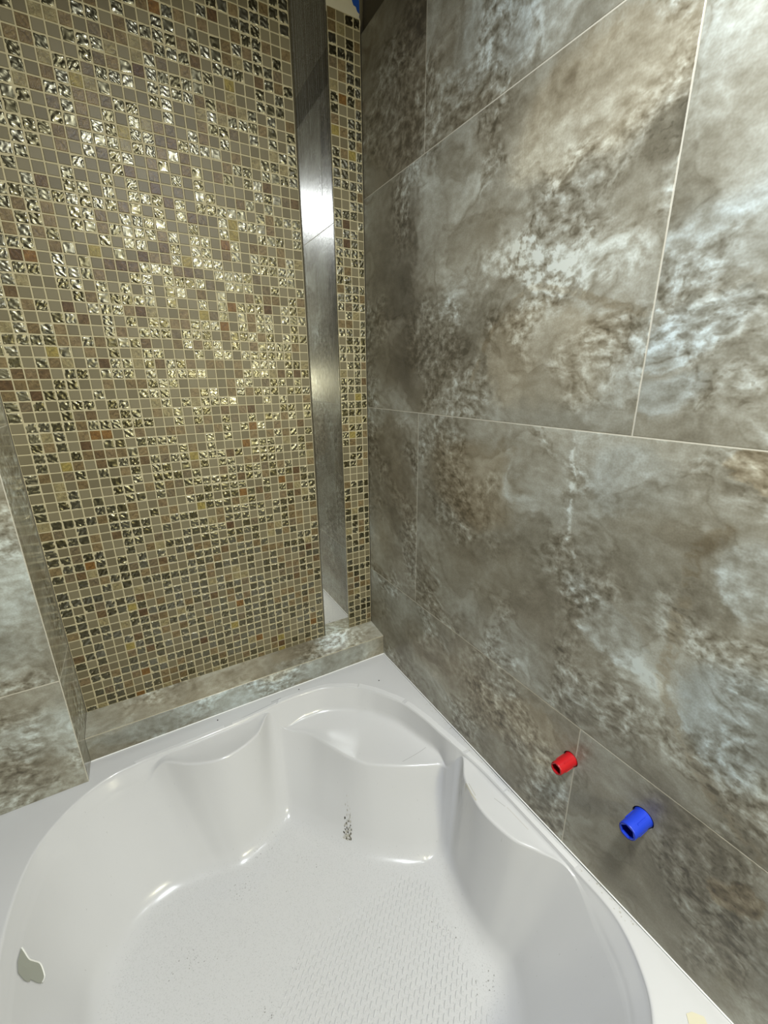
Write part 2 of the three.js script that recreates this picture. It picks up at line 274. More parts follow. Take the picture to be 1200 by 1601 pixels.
// veined chip of marble for the stone pieces
const marbleTex = (() => { const n = 256, d = new Uint8Array(n * n * 4); for (let j = 0; j < n; j++) for (let i = 0; i < n; i++) { const x = i / n * 9, y = j / n * 9, w = fbm(x * 0.9, y * 0.9, 3), f = fbm(x + w * 4, y + w * 3, 4), v = Math.pow(1 - Math.abs(2 * fbm(x * 0.8 + w * 3 + 9, y * 0.8, 4) - 1), 12), g = noise(i * 0.7, j * 0.7); const t = 205 + (f - 0.5) * 150 + v * 34 + (g - 0.5) * 22, o = (j * n + i) * 4; d[o] = clamp(t, 0, 255); d[o + 1] = clamp(t * 0.985 + v * 8, 0, 255); d[o + 2] = clamp(t * 0.95 + v * 16, 0, 255); d[o + 3] = 255; } return dataTex(d, n, n, true, true); })();
const glassMats = [[0.17, 0.157, 0.1], [0.135, 0.12, 0.068], [0.2, 0.187, 0.13]].map(([r, g, b]) => new THREE.MeshPhysicalMaterial({ color: new THREE.Color().setRGB(r, g, b), metalness: 1, roughness: 0.37, clearcoat: 0.6, clearcoatRoughness: 0.07 }));
const frostMats = [0x706850, 0x69614a, 0x766e56].map((c) => new THREE.MeshPhysicalMaterial({ color: c, roughness: 0.46, ior: 1.5, specularIntensity: 0.6 }));
const stoneMats = [0x7d6b4b, 0x8a7857, 0x705c40, 0x9b8f6a, 0x634d34, 0x856235, 0x9f8f52, 0x796c54, 0x857356].map((c) => new THREE.MeshPhysicalMaterial({ color: c, map: marbleTex, roughness: 0.4, specularIntensity: 0.6, bumpMap: marbleTex, bumpScale: 0.0004 }));
const stonePick = [0, 0, 0, 1, 1, 1, 2, 2, 3, 3, 3, 0, 4, 1, 5, 6, 7, 7, 8, 8, 1];
const wavyGeos = [...Array(18)].map(() => wavyTile(rand));
const flatGeos = [...Array(9)].map(() => flatTile([rand() * 0.09, rand() * 0.09]));
const frostGeo = flatTile([0, 0]);

function mosaicPanel(label, xs, keepPerKind) {
  const panel = thing('mosaic_panel', label, 'mosaic');
  const xa = xs[0], xb = xs[xs.length - 1];
  panel.position.set((xa + xb) / 2 * S, Y(SB), 0);
  const at = (x, y, z = 0) => new THREE.Vector3((x - (xa + xb) / 2) * S, (y - SB) * S, z);
  const b0 = at(xa, SB - 0.1), b1 = at(xb, MTOP);
  addMesh(panel, 'grout_bed', boxBetween(b0.x + 0.0002, b1.x - 0.0002, b0.y, b1.y, -0.0058, -0.0011), M.grout);
  const tiles = [];
  for (let r = -1; r < 74; r++) for (let c = 0; c + 1 < xs.length; c++) {
    const y0 = r < 0 ? SB - 0.03 : r, y1 = r + 1, x0 = xs[c], x1 = xs[c + 1];
    const k = rand(), kind = k < 0.48 ? 'glass_tile' : k < 0.77 ? 'frosted_tile' : 'stone_tile';
    const p = U((x0 + x1) / 2, (y0 + y1) / 2, 0), v = p.clone().project(camera), seen = Math.abs(v.x) < 1.03 && Math.abs(v.y) < 1.03;
    const turn = kind === 'frosted_tile' ? 0 : Math.floor(rand() * 4);
    const q = rand(), g = kind === 'glass_tile' ? wavyGeos[Math.floor(q * 18)] : kind === 'frosted_tile' ? frostGeo : flatGeos[Math.floor(q * 9)];
    const mats = kind === 'glass_tile' ? glassMats : kind === 'frosted_tile' ? frostMats : stoneMats, mi = kind === 'stone_tile' ? stonePick[Math.floor(rand() * stonePick.length)] : Math.floor(rand() * 3);
    const o = new THREE.Object3D(); o.position.copy(at((x0 + x1) / 2, (y0 + y1) / 2, kind === 'frosted_tile' ? -0.0002 : kind === 'glass_tile' ? 0 : 0.0001));
    o.rotation.set((rand() - 0.5) * 0.028, (rand() - 0.5) * 0.028, turn * Math.PI / 2);
    const fx = ((x1 - x0) * S - 0.0027) / tileW, fy = ((y1 - y0) * S - 0.0027) / tileW;
    if (turn % 2) o.scale.set(fy, fx, 1); else o.scale.set(fx, fy, 1);
    tiles.push({ kind, g, mat: mats[mi], o, size: seen ? 1 / camera.position.distanceTo(p) : 0 });
  }
  const rest = [], seenOf = {};
  tiles.sort((a, b) => b.size - a.size);
  for (const t of tiles) {
    const n = seenOf[t.kind] = (seenOf[t.kind] ?? 0) + 1;
    if (n <= keepPerKind && t.size > 0) { const m = addMesh(panel, t.kind, t.g, t.mat); m.position.copy(t.o.position); m.rotation.copy(t.o.rotation); m.scale.copy(t.o.scale); }
    else rest.push(t);
  }
  if (rest.length) {
    const mats = [...glassMats, ...frostMats, ...stoneMats], per = mats.map((m) => rest.filter((t) => t.mat === m).map((t) => { t.o.updateMatrix(); return t.g.clone().applyMatrix4(t.o.matrix); })).map((l) => (l.length ? mergeGeometries(l) : null));
    const live = mats.map((m, i) => [m, per[i]]).filter((e) => e[1]);
    const m = addMesh(panel, 'smaller_mosaic_tiles', mergeGeometries(live.map((e) => e[1]), true), live.map((e) => e[0]));
    m.userData.kind = 'stuff';
  }
  return panel;
}
const leftCols = [XP + 0.06]; for (let k = 1; k < 30; k++) leftCols.push(-38.26 + k * 1.0); leftCols.push(-8.2);
mosaicPanel('large beige and brown mosaic of small glass and stone squares, left of the steel strip', leftCols, 300);
mosaicPanel('narrow four-column mosaic strip between the steel strip and the room corner', [-3.96, -2.93, -1.9, -0.88, -0.07], 300);

// ---------------------------------------------------------------- steel strip
{
  const t = thing('steel_strip', 'tall polished mirror-like steel strip running up through the mosaic', 'metal strip');
  t.position.copy(U(-6.08, SB, 0));
  // rolled steel: mostly polished, with fine hazy brush marks along its length
  const n = 512, d = new Uint8Array(n * n * 4), r = rng(5), col = [...Array(n)].map(() => r());
  for (let j = 0; j < n; j++) for (let i = 0; i < n; i++) { const o = (j * n + i) * 4, k = (col[i] * 0.5 + r() * 0.5) < 0.22 ? 255 : 5; d[o] = d[o + 1] = d[o + 2] = k; d[o + 3] = 255; }
  const rt = dataTex(d, n, n, false, true); rt.magFilter = rt.minFilter = THREE.NearestFilter;
  const steel = new THREE.MeshPhysicalMaterial({ color: 0xe2e2dc, metalness: 1, roughness: 0.46, roughnessMap: rt, anisotropy: 0.85, anisotropyRotation: Math.PI / 2 });
  const bright = new THREE.MeshPhysicalMaterial({ color: 0xdad9d2, metalness: 1, roughness: 0.16 });
  const w = 4.0 * S, h = (78.5 - SB) * S;
  const g = slab(w - 0.003, h, 0.005, 0.0004, 0.1, 0.1); g.translate(0, h / 2, 0.0012); addMesh(t, 'face', g, steel);
  for (const s of [-1, 1]) { const e = slab(0.0014, h, 0.0065, 0.0005); e.translate(s * (w / 2 - 0.0007), h / 2, 0.0022); addMesh(t, 'edge_trim', e, bright); }
}

// ---------------------------------------------------------------- shower tray
// plan coordinates: a = distance from the right wall, b = distance from the ledge front, both in modules
const FLOOR_Y = -17;
const ST = [ // rim, ledge back, ledge front, floor edge, outer edge
  { R: [43.2, 17], F: [39.6, 16], O: [50.5, 17] }, { R: [42.6, 10], F: [38.0, 12.6], O: [50.5, 8] }, { R: [40.4, 6], F: [35.6, 10.2], O: [50.5, -0.3] }, { R: [37.2, 3.6], F: [32.8, 9.2], O: [42, -0.3] },
  { R: [34, 2.95], F: [30, 9.3], O: [36, -0.3] }, { R: [31.5, 2.85], B: [31.5, 3.15, -4.72], T: [31.5, 3.9, -4.72], F: [28, 9.6], O: [32.5, -0.3] }, { R: [28.6, 2.85], B: [28.6, 3.15, -4.72], T: [28.6, 5.8, -4.72], F: [26.5, 9.9], O: [29, -0.3] },
  { R: [25.2, 2.75], B: [25.2, 3.05, -4.72], T: [25.2, 6.8, -4.72], F: [25, 10], O: [25.2, -0.3] }, { R: [21.5, 2.55], B: [21.4, 2.85, -4.72], T: [21.3, 5.5, -4.72], F: [22.5, 9.4], O: [21, -0.3] }, { R: [19.1, 2.3], B: [19.1, 2.5, -4.72], T: [19.1, 2.75, -4.72], F: [20.3, 8.3], O: [18.5, -0.3] },
  { R: [18.0, 2.1], B: [18.13, 2.81, -5.9], T: [18.16, 2.97, -6.2], F: [19.1, 7.9], O: [17.2, -0.3] }, { R: [16.9, 1.95], B: [17.25, 3.35, -7.3], T: [17.25, 3.6, -7.4], F: [18.3, 8.3], O: [15.3, -0.3] }, { R: [14, 2.0], B: [14.6, 3.2, -7.4], T: [14.9, 5.6, -7.6], F: [17, 9.9], O: [12, -0.3] },
  { R: [10.8, 2.5], B: [11.6, 3.5, -7.4], T: [13.3, 8.5, -7.7], F: [15.5, 12.2], O: [8.5, -0.3] }, { R: [7.5, 4.4], B: [8.4, 5.1, -7.4], T: [12.0, 11.1, -7.8], F: [13.5, 15], O: [4, -0.3] }, { R: [6.1, 5.8], B: [6.9, 6.3, -7.4], T: [10.9, 12.7, -7.8], F: [12.3, 16.5], O: [0.02, -0.3] },
  { R: [5, 7.3], B: [5.6, 7.6, -7.4], T: [9.6, 14.0, -7.8], F: [11, 17.8], O: [0.02, 4.5] }, { R: [3.3, 10.3], B: [3.8, 10.4, -7.4], T: [6.7, 16.0, -7.7], F: [8.2, 19.9], O: [0.02, 9] }, { R: [2.4, 13.8], B: [2.7, 13.9, -7.4], T: [4.1, 17.5, -7.6], F: [6.2, 20.9], O: [0.02, 13] },
  { R: [2.0, 16.6], B: [2.0, 16.8, -7.4], T: [2.7, 18.3, -7.55], F: [5.2, 21.2], O: [0.02, 16.6] }, { R: [1.75, 18.3], B: [2.35, 18.9, -7.4], T: [2.5, 19.2, -7.5], F: [4.8, 21.6], O: [0.02, 18.3] }, { R: [1.6, 19.5], B: [1.97, 19.83, -5.9], T: [2.05, 19.9, -6.2], F: [4.6, 22.2], O: [0.02, 19.5] }, { R: [1.4, 20.6], B: [1.48, 20.66, -4.75], T: [1.6, 20.75, -4.75], F: [4.6, 23], O: [0.02, 20.6] },
  { R: [1.1, 23.3], B: [1.35, 23.3, -4.75], T: [3.2, 22.9, -4.75], F: [5.2, 25], O: [0.02, 23.3] }, { R: [1.0, 26], B: [1.25, 26, -4.75], T: [4.05, 26.3, -4.75], F: [5.8, 27.5], O: [0.02, 26] }, { R: [0.95, 29.5], B: [1.2, 29.5, -4.75], T: [3.5, 29.9, -4.75], F: [6.0, 30], O: [0.02, 29.5] },
  { R: [0.9, 32.3], B: [1.15, 32.3, -4.75], T: [2.2, 32.1, -4.75], F: [5.8, 31.8], O: [0.02, 32.3] }, { R: [0.9, 34.8], B: [1.02, 34.7, -4.75], T: [1.2, 34.6, -4.75], F: [5.9, 33.2], O: [0.02, 34.8] }, { R: [1.05, 38.5], F: [7.0, 34.8], O: [0.02, 39] }, { R: [2.4, 41.4], F: [8.6, 36.4], O: [0.02, 44] },
  { R: [4.6, 43.5], F: [10.3, 38], O: [0.02, 50.5] }, { R: [9, 45.3], F: [13, 40.5], O: [8, 50.5] }, { R: [17, 46], F: [19, 42], O: [19, 50] }, { R: [28, 43], F: [27, 39.5], O: [32, 46] }, { R: [37, 35], F: [34.5, 32.5], O: [43, 38] }, { R: [41.8, 26], F: [38.5, 24.5], O: [48.5, 28] },
];
const tray = thing('shower_tray', 'deep white acrylic corner shower tray with a moulded seat and two side ledges', 'shower tray');
tray.position.set(0, 0, 0);
const A3 = (a, b, y) => new THREE.Vector3(-a * S, Y(y), (ZS + b) * S);
let trayAt;
{
  for (const s of ST) {
    s.r = new THREE.Vector3(s.R[0], RIM, s.R[1]); s.f = new THREE.Vector3(s.F[0], FLOOR_Y, s.F[1]); s.o = new THREE.Vector3(s.O[0], RIM, s.O[1]);
    s.ledge = !!s.B;
    s.b = s.B ? new THREE.Vector3(s.B[0], s.B[2], s.B[1]) : s.r.clone().lerp(s.f, 0.1); s.t = s.T ? new THREE.Vector3(s.T[0], s.T[2], s.T[1]) : s.r.clone().lerp(s.f, 0.16);
  }
  const N = ST.length, SUB = 14, cols = [];
  const cr = (p0, p1, p2, p3, t) => { const o = new THREE.Vector3(); for (const k of ['x', 'y', 'z']) { const m1 = (p2[k] - p0[k]) / 2, m2 = (p3[k] - p1[k]) / 2, t2 = t * t, t3 = t2 * t; o[k] = (2 * t3 - 3 * t2 + 1) * p1[k] + (t3 - 2 * t2 + t) * m1 + (-2 * t3 + 3 * t2) * p2[k] + (t3 - t2) * m2; } return o; };
  const centre = new THREE.Vector3(23, FLOOR_Y - 0.25, 22.5);
  const column = (q) => {
    const i = Math.floor(q), t = q - i, g = (k, n) => ST[((i + n) % N + N) % N][k], c = (k) => cr(g(k, -1), g(k, 0), g(k, 1), g(k, 2), t);
    const r = c('r'), b = c('b'), T = c('t'), f = c('f'), o = g('o', 0).clone().lerp(g('o', 1), t);
    r.y = RIM; f.y = FLOOR_Y;
    const out = o.clone().sub(r); out.y = 0; const ol = out.length() || 1; out.divideScalar(ol);
    const inn = f.clone().sub(r); inn.y = 0; inn.normalize();
    const P = [];
    const push = (v, dx = 0, dir = null, dy = 0) => { const p = v.clone(); if (dir) p.addScaledVector(dir, dx); p.y += dy; P.push(p); return p; };
    push(o, 0, null, -15.6); push(o, 0, null, -0.3); push(o, -Math.min(0.12, ol * 0.2), out, 0);
    push(o, -ol * 0.5, out, 0); push(r, Math.min(0.22, ol * 0.45), out, 0); push(r, Math.min(0.1, ol * 0.2), out, -0.01); push(r, 0, null, -0.05); push(r, 0.05, inn, -0.13); push(r, 0.07, inn, -0.26);
    // down to the back of the ledge, rounding into it
    const e0 = r.clone().addScaledVector(inn, 0.07); e0.y -= 0.26;
    const L = T.clone().sub(b), wide = L.length(), ld = L.clone().normalize();
    const seat = sstep(0.4, 1.2, wide), rr = Math.min(0.8, wide * 0.3, Math.max(0.1, (e0.y - b.y) * 0.4)) * seat;
    const bTop = b.clone().lerp(e0, 0.0), bu = e0.clone().sub(b), bl = bu.length(); bu.divideScalar(bl || 1);
    for (let k = 1; k <= 3; k++) P.push(e0.clone().addScaledVector(bu, -(bl - rr) * k / 3));
    for (let k = 1; k <= 3; k++) { const u = k / 4; P.push(b.clone().addScaledVector(bu, rr * (1 - u) * (1 - u)).addScaledVector(ld, rr * u * u)); }
    // ledge surface, very slightly dished
    const er = Math.min(0.26, wide * 0.22), s0 = b.clone().addScaledVector(ld, rr), s1 = T.clone().addScaledVector(ld, -er);
    for (let k = 0; k <= 5; k++) { const u = k / 5, p = s0.clone().lerp(s1, u); p.y -= 0.16 * seat * Math.sin(Math.PI * u) * Math.min(1, wide / 5); P.push(p); }
    // rounded nose, wall, fillet, floor
    const wd = f.clone().sub(T), wl = wd.length(); wd.divideScalar(wl);
    for (let k = 1; k <= 4; k++) { const u = k / 4; P.push(T.clone().addScaledVector(ld, -er * (1 - u) * (1 - u)).addScaledVector(wd, er * u * u)); }
    const fr = 2.1, ci = centre.clone().sub(f); ci.y = 0; const cl = ci.length(); ci.divideScalar(cl);
    for (let k = 1; k <= 7; k++) { const u = k / 7, p = T.clone().addScaledVector(wd, er + (wl - er - fr) * u); const belly = 0.2 * Math.sin(Math.PI * u); p.addScaledVector(inn, -belly); P.push(p); }
    for (let k = 1; k <= 7; k++) { const u = k / 7; P.push(f.clone().addScaledVector(wd, -fr * (1 - u) * (1 - u)).addScaledVector(ci, fr * u * u)); }
    const fs = f.clone().addScaledVector(ci, fr);
    for (let k = 1; k <= 9; k++) P.push(fs.clone().lerp(centre, k / 9.02));
    return P;
  };
  for (let i = 0; i < N * SUB; i++) cols.push(column(i / SUB));
  const R = cols[0].length, pos = [], uv = [], idx = [];
  for (const c of cols) for (const p of c) { const v = A3(p.x, p.z, p.y); pos.push(v.x, v.y, v.z); uv.push((p.x + 1) / 52, (p.z + 1) / 52); }
  for (let i = 0; i < cols.length; i++) for (let j = 0; j + 1 < R; j++) { const a = i * R + j, b = ((i + 1) % cols.length) * R + j; idx.push(a, b, a + 1, b, b + 1, a + 1); }
  const g = new THREE.BufferGeometry(); g.setAttribute('position', new THREE.Float32BufferAttribute(pos, 3)); g.setAttribute('uv', new THREE.Float32BufferAttribute(uv, 2)); g.setIndex(idx); g.computeVertexNormals();
  { const nn = g.attributes.normal; const k = 5 * R + 3; if (nn.getY(k) < 0) { for (let i = 0; i < idx.length; i += 3) { const t = idx[i]; idx[i] = idx[i + 1]; idx[i + 1] = t; } g.setIndex(idx); g.computeVertexNormals(); } }
  trayAt = (q, j, off = 0) => { // point on the moulded surface: station q, row j
    const i = Math.round(q * SUB) % cols.length, f = q * SUB - Math.floor(q * SUB), i0 = Math.floor(q * SUB) % cols.length, i1 = (i0 + 1) % cols.length, j0 = Math.floor(j), jf = j - j0, P = g.attributes.position, Nn = g.attributes.normal;
    const get = (A, c, r) => new THREE.Vector3().fromBufferAttribute(A, c * R + r);
    const mix = (A) => get(A, i0, j0).lerp(get(A, i1, j0), f).lerp(get(A, i0, j0 + 1).lerp(get(A, i1, j0 + 1), f), jf);
    return mix(P).addScaledVector(mix(Nn).normalize(), off);
  };
  // scuffs, building dust and specks on the acrylic, plus shade painted into the floor
  const cv = document.createElement('canvas'); cv.width = cv.height = 2048; const x = cv.getContext('2d'); x.fillStyle = '#d0d0d0'; x.fillRect(0, 0, 2048, 2048);
  const r = rng(77), px = (a) => (a + 1) / 52 * 2048, py = (b) => 2048 - (b + 1) / 52 * 2048;
  const speck = (a, b, s, al, c = '60,58,52') => { x.fillStyle = `rgba(${c},${al})`; x.beginPath(); x.ellipse(px(a), py(b), s, s * (0.4 + r() * 0.6), r() * 3, 0, 7); x.fill(); };
  for (const [a, b, n, sp, s] of [[22.8, 10.9, 26, 2.2, 1.6], [25.8, 13.2, 40, 1.5, 1.7], [18.7, 14.1, 10, 1.5, 1.7], [31.8, 16.4, 50, 2.6, 1.5], [25.9, 24, 16, 1.3, 2.2], [9, 27.5, 18, 1.5, 2], [8.2, 32.6, 30, 1.7, 2.2], [16, 27, 10, 3, 1.6], [30, 22, 40, 7, 1.2], [17, 22, 30, 8, 1.2]])
    for (let k = 0; k < n; k++) speck(a + (r() + r() - 1) * sp, b + (r() + r() - 1) * sp, s * (0.4 + r()), 0.12 + r() * 0.4);
  for (let k = 0; k < 500; k++) speck(3 + r() * 38, 5 + r() * 38, 0.6 + r() * 1.1, 0.05 + r() * 0.16);
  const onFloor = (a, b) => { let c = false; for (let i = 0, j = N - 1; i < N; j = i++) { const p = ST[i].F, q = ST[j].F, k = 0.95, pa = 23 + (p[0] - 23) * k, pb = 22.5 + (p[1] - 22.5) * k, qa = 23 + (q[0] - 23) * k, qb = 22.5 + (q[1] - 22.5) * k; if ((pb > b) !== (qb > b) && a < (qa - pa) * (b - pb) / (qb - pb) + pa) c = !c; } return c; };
  for (let k = 0; k < 110000; k++) { const a = 3 + r() * 38, b = 5 + r() * 38; if (onFloor(a + (r() - 0.5) * 1.5, b + (r() - 0.5) * 1.5)) speck(a, b, 0.5 + r() * 0.8, 0.1 + r() * 0.2, '112,113,112'); }  // fine dust grain, made dense to paint the floor's darker shade into the colour
  const stroke = (pts, w, st) => { x.strokeStyle = st; x.lineWidth = w; x.lineCap = 'round'; x.beginPath(); pts.forEach((p, i) => (i ? x.lineTo(px(p[0]), py(p[1])) : x.moveTo(px(p[0]), py(p[1])))); x.stroke(); };
  stroke([[6.4, 15.5], [2.9, 15.4]], 2, 'rgba(150,150,150,.7)');                       // scratch on the seat
  stroke([[3.4, 23.4], [3.7, 24.6], [3.8, 25.4]], 5, 'rgba(176,168,140,.5)');         // dusty nose of the right ledge
  stroke([[3.2, 23.6], [3.5, 25.0]], 2, 'rgba(130,120,94,.5)'); stroke([[2.0, 26.2], [1.7, 27.4]], 2, 'rgba(120,118,112,.4)');
  stroke([[1.6, 27.6], [1.5, 30.2]], 3, 'rgba(170,164,150,.35)'); stroke([[22.5, 2.2], [17, 1.5]], 3, 'rgba(150,150,155,.55)'); stroke([[18.2, 1.35], [16.9, 1.25]], 3, 'rgba(90,90,95,.6)');
  for (let k = 0; k < 120; k++) speck(0.15 + r() * 0.7, 12 + r() * 28, 1 + r() * 2.4, 0.15 + r() * 0.3, '150,142,120');
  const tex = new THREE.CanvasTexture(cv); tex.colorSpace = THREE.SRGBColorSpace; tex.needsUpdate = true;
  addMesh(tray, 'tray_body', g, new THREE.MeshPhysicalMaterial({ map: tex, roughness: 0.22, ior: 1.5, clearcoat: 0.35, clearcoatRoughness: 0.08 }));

  // strips of protective film left along the rim
  const ribbon = (q0, q1, lo, hi, th, name, mat) => {
    const n = Math.ceil((q1 - q0) * 12), P = [], I = [], jit = rng(Math.floor(q0 * 100));
    for (let k = 0; k <= n; k++) {
      const q = (q0 + (q1 - q0) * k / n), i = Math.floor(q), t = q - i, gk = (key, m) => ST[((i + m) % N + N) % N][key], rv = cr(gk('r', -1), gk('r', 0), gk('r', 1), gk('r', 2), t), ov = gk('o', 0).clone().lerp(gk('o', 1), t), d = ov.sub(rv); d.y = 0; d.normalize();
      const wob = (jit() - 0.5) * 0.05;
      for (const [w, h] of [[lo, 0.0002], [lo + 0.02, th], [hi + wob - 0.03, th], [hi + wob, 0.0002]]) { const v = A3(rv.x + d.x * w, rv.z + d.z * w, RIM); v.y += h; P.push(v.x, v.y, v.z); }
      if (k) for (let j = 0; j < 3; j++) { const a = (k - 1) * 4 + j, b = k * 4 + j; I.push(a, a + 1, b, b, a + 1, b + 1); }
    }
    const gg = new THREE.BufferGeometry(); gg.setAttribute('position', new THREE.Float32BufferAttribute(P, 3)); gg.setIndex(I); const flat = gg.toNonIndexed(); flat.computeVertexNormals();
    addMesh(tray, name, flat, mat);
  };
  const film = new THREE.MeshPhysicalMaterial({ color: 0xd9d9d9, roughness: 0.3, side: THREE.DoubleSide });
  for (const [q0, q1, lo, hi] of [[4.0, 7.2, 0.02, 0.5], [7.45, 10.2, 0.02, 0.42], [10.5, 14.2, 0.05, 0.75], [14.3, 17.0, 0.05, 0.85], [17.15, 20.3, 0.05, 0.8], [20.3, 21.9, 0.0, 0.75], [22.1, 24.1, 0.05, 0.6], [24.15, 27.0, 0.0, 0.5]]) ribbon(q0, q1, lo, hi, 0.0009, 'protective_film', film);

  // screw holes in the flange
  for (const [a, b] of [[3.75, 5.04], [14.22, 0.92], [24.97, 0.95]]) { const c = new THREE.CylinderGeometry(0.0021, 0.0021, 0.0008, 12); const m = addMesh(tray, 'screw_hole', c, new THREE.MeshStandardMaterial({ color: 0x15130f, roughness: 0.9 })); m.position.copy(A3(a, b, RIM)); m.position.y += 0.0002; }
}


// marks with an outline of their own on the tray walls (points in metres on the moulded surface)
{
  const fan = (pts, centre, name, mat) => { const P = []; for (let i = 0; i < pts.length; i++) P.push(...centre, ...pts[i], ...pts[(i + 1) % pts.length]); const g = new THREE.BufferGeometry(); g.setAttribute('position', new THREE.Float32BufferAttribute(P, 3)); g.computeVertexNormals(); return addMesh(tray, name, g, mat); };
  const mean = (p) => [0, 1, 2].map((k) => p.reduce((s, v) => s + v[k], 0) / p.length);
  const scrap = [[-1.0471, 0.35, 0.4736], [-1.048, 0.3526, 0.4998], [-1.0457, 0.3464, 0.5157], [-1.0406, 0.3231, 0.519], [-1.037, 0.3065, 0.5145], [-1.0365, 0.3035, 0.509], [-1.0319, 0.2838, 0.5067], [-1.0279, 0.2676, 0.5018], [-1.0265, 0.2624, 0.489], [-1.0282, 0.2698, 0.4808], [-1.0314, 0.2838, 0.474], [-1.0363, 0.303, 0.4773], [-1.0403, 0.3199, 0.4808], [-1.0447, 0.3403, 0.4762]];
  const filmScrap = fan(scrap, [-1.0378, 0.3096, 0.4963], 'film_tear', new THREE.MeshStandardMaterial({ color: 0x9ea094, roughness: 0.6, side: THREE.DoubleSide })); filmScrap.userData.label = 'grey torn scrap of protective film';
  // its curled white edge
  const curve = new THREE.CatmullRomCurve3([0, 13, 12, 11, 10, 9, 8, 7].map((i) => new THREE.Vector3(...scrap[i]))); addMesh(filmScrap, 'film_curl', new THREE.TubeGeometry(curve, 28, 0.0016, 6), new THREE.MeshStandardMaterial({ color: 0xeeeeea, roughness: 0.5 }));
  const dirt = new THREE.MeshStandardMaterial({ color: 0x4b463b, roughness: 0.9, side: THREE.DoubleSide }), dust = new THREE.MeshStandardMaterial({ color: 0xaeaba0, roughness: 0.9, side: THREE.DoubleSide });
  const gr = rng(31);
  for (let k = 0; k < 90; k++) { // crumbs of adhesive and dust smeared down the seat front
    const low = Math.sqrt(gr()), q = 13.74 + gr() * 0.36, j = 27.8 + low * 6.2, n = 6, w = (0.012 + gr() * 0.03) * (0.6 + low), h = 0.08 + gr() * 0.3 * low, pts = [];
    for (let i = 0; i < n; i++) { const an = i / n * 6.283, m = 0.5 + gr() * 0.7; const p = trayAt(q + Math.cos(an) * w * m, j + Math.sin(an) * h * m, 0.0005); pts.push([p.x, p.y, p.z]); }
    const c = trayAt(q, j, 0.0006); fan(pts, [c.x, c.y, c.z], gr() < 0.35 ? 'dirt_fleck' : 'dust_smear', gr() < 0.35 ? dirt : dust);
  }
  { const p = [[-0.0702, 0.2864, 0.633], [-0.0692, 0.312, 0.6346], [-0.0715, 0.31, 0.637]]; fan(p, mean(p), 'dirt_fleck', dirt); }
  // beige patch where the flange is cut out
  const sh = new THREE.Shape(); [[2.17, 44.36], [1.75, 44.5], [1.29, 45.04], [1.5, 45.35], [2.1, 45.25], [2.55, 44.7]].forEach(([a, b], i) => (i ? sh.lineTo(-a * S, -(ZS + b) * S) : sh.moveTo(-a * S, -(ZS + b) * S)));
  const cg = new THREE.ExtrudeGeometry(sh, { depth: 0.0008, bevelEnabled: false }); cg.rotateX(-Math.PI / 2); cg.translate(0, Y(RIM) + 0.0001, 0); addMesh(tray, 'flange_cutout', cg, new THREE.MeshStandardMaterial({ color: 0xd3cdb4, roughness: 0.8 }));

  // raised anti-slip studs moulded into the floor, in rows along the diagonal
  const r = rng(9), spots = [], tri = [[16.2, 16.0], [13.2, 17.6], [10.2, 20.6], [7.9, 23.4], [8.4, 29.0], [9.6, 35.0], [15.5, 33], [22, 34], [26, 30], [25, 24], [21, 19.5]];
  const inside = (a, b) => { let c = false; for (let i = 0, j = tri.length - 1; i < tri.length; j = i++) if ((tri[i][1] > b) !== (tri[j][1] > b) && a < (tri[j][0] - tri[i][0]) * (b - tri[i][1]) / (tri[j][1] - tri[i][1]) + tri[i][0]) c = !c; return c; };
  const d = Math.SQRT1_2;
  for (let i = -70; i < 70; i++) for (let j = 0; j < 60; j++) { const s = i * 0.46, l = 20 + j * 0.85 + (i & 1 ? 0.42 : 0), a = l * d + s * d, b = l * d - s * d; if (inside(a, b)) spots.push([a, b]); }
  const stud = new THREE.SphereGeometry(1, 8, 6), im = new THREE.InstancedMesh(stud, new THREE.MeshPhysicalMaterial({ color: 0xc9c9c9, roughness: 0.3 }), spots.length), o = new THREE.Object3D();
  const floorY = (a, b) => { const t = Math.min(1, Math.hypot(a - 23, b - 22.5) / 15); return FLOOR_Y - 0.25 * (1 - t); };
  spots.forEach(([a, b], k) => { o.position.copy(A3(a + (r() - 0.5) * 0.05, b + (r() - 0.5) * 0.05, floorY(a, b))); o.rotation.y = Math.PI / 4; o.scale.set(0.0075, 0.0012, 0.0022); o.updateMatrix(); im.setMatrixAt(k, o.matrix); });
  im.name = 'anti_slip_studs'; im.userData.kind = 'stuff'; im.castShadow = im.receiveShadow = true; tray.add(im);
  // water drops on the floor
  const drops = []; for (let k = 0; k < 110; k++) { const a = 17.5 + (r() + r() + r() - 1.5) * 9, b = 28 + (r() + r() + r() - 1.5) * 7; drops.push([a, b]); }
  const half = new THREE.SphereGeometry(1, 12, 6, 0, Math.PI * 2, 0, Math.PI / 2), dm = new THREE.InstancedMesh(half, new THREE.MeshPhysicalMaterial({ color: 0xffffff, roughness: 0.03, transmission: 1, thickness: 0, ior: 1.4 }), drops.length);
  drops.forEach(([a, b], k) => { const q = 0.0017 + r() * r() * 0.003; o.position.copy(A3(a, b, floorY(a, b))); o.position.y += 0.0012; o.rotation.y = 0; o.scale.set(q, q * 0.6, q); o.updateMatrix(); dm.setMatrixAt(k, o.matrix); });
  dm.name = 'water_drops'; dm.userData.kind = 'stuff'; tray.add(dm);
}

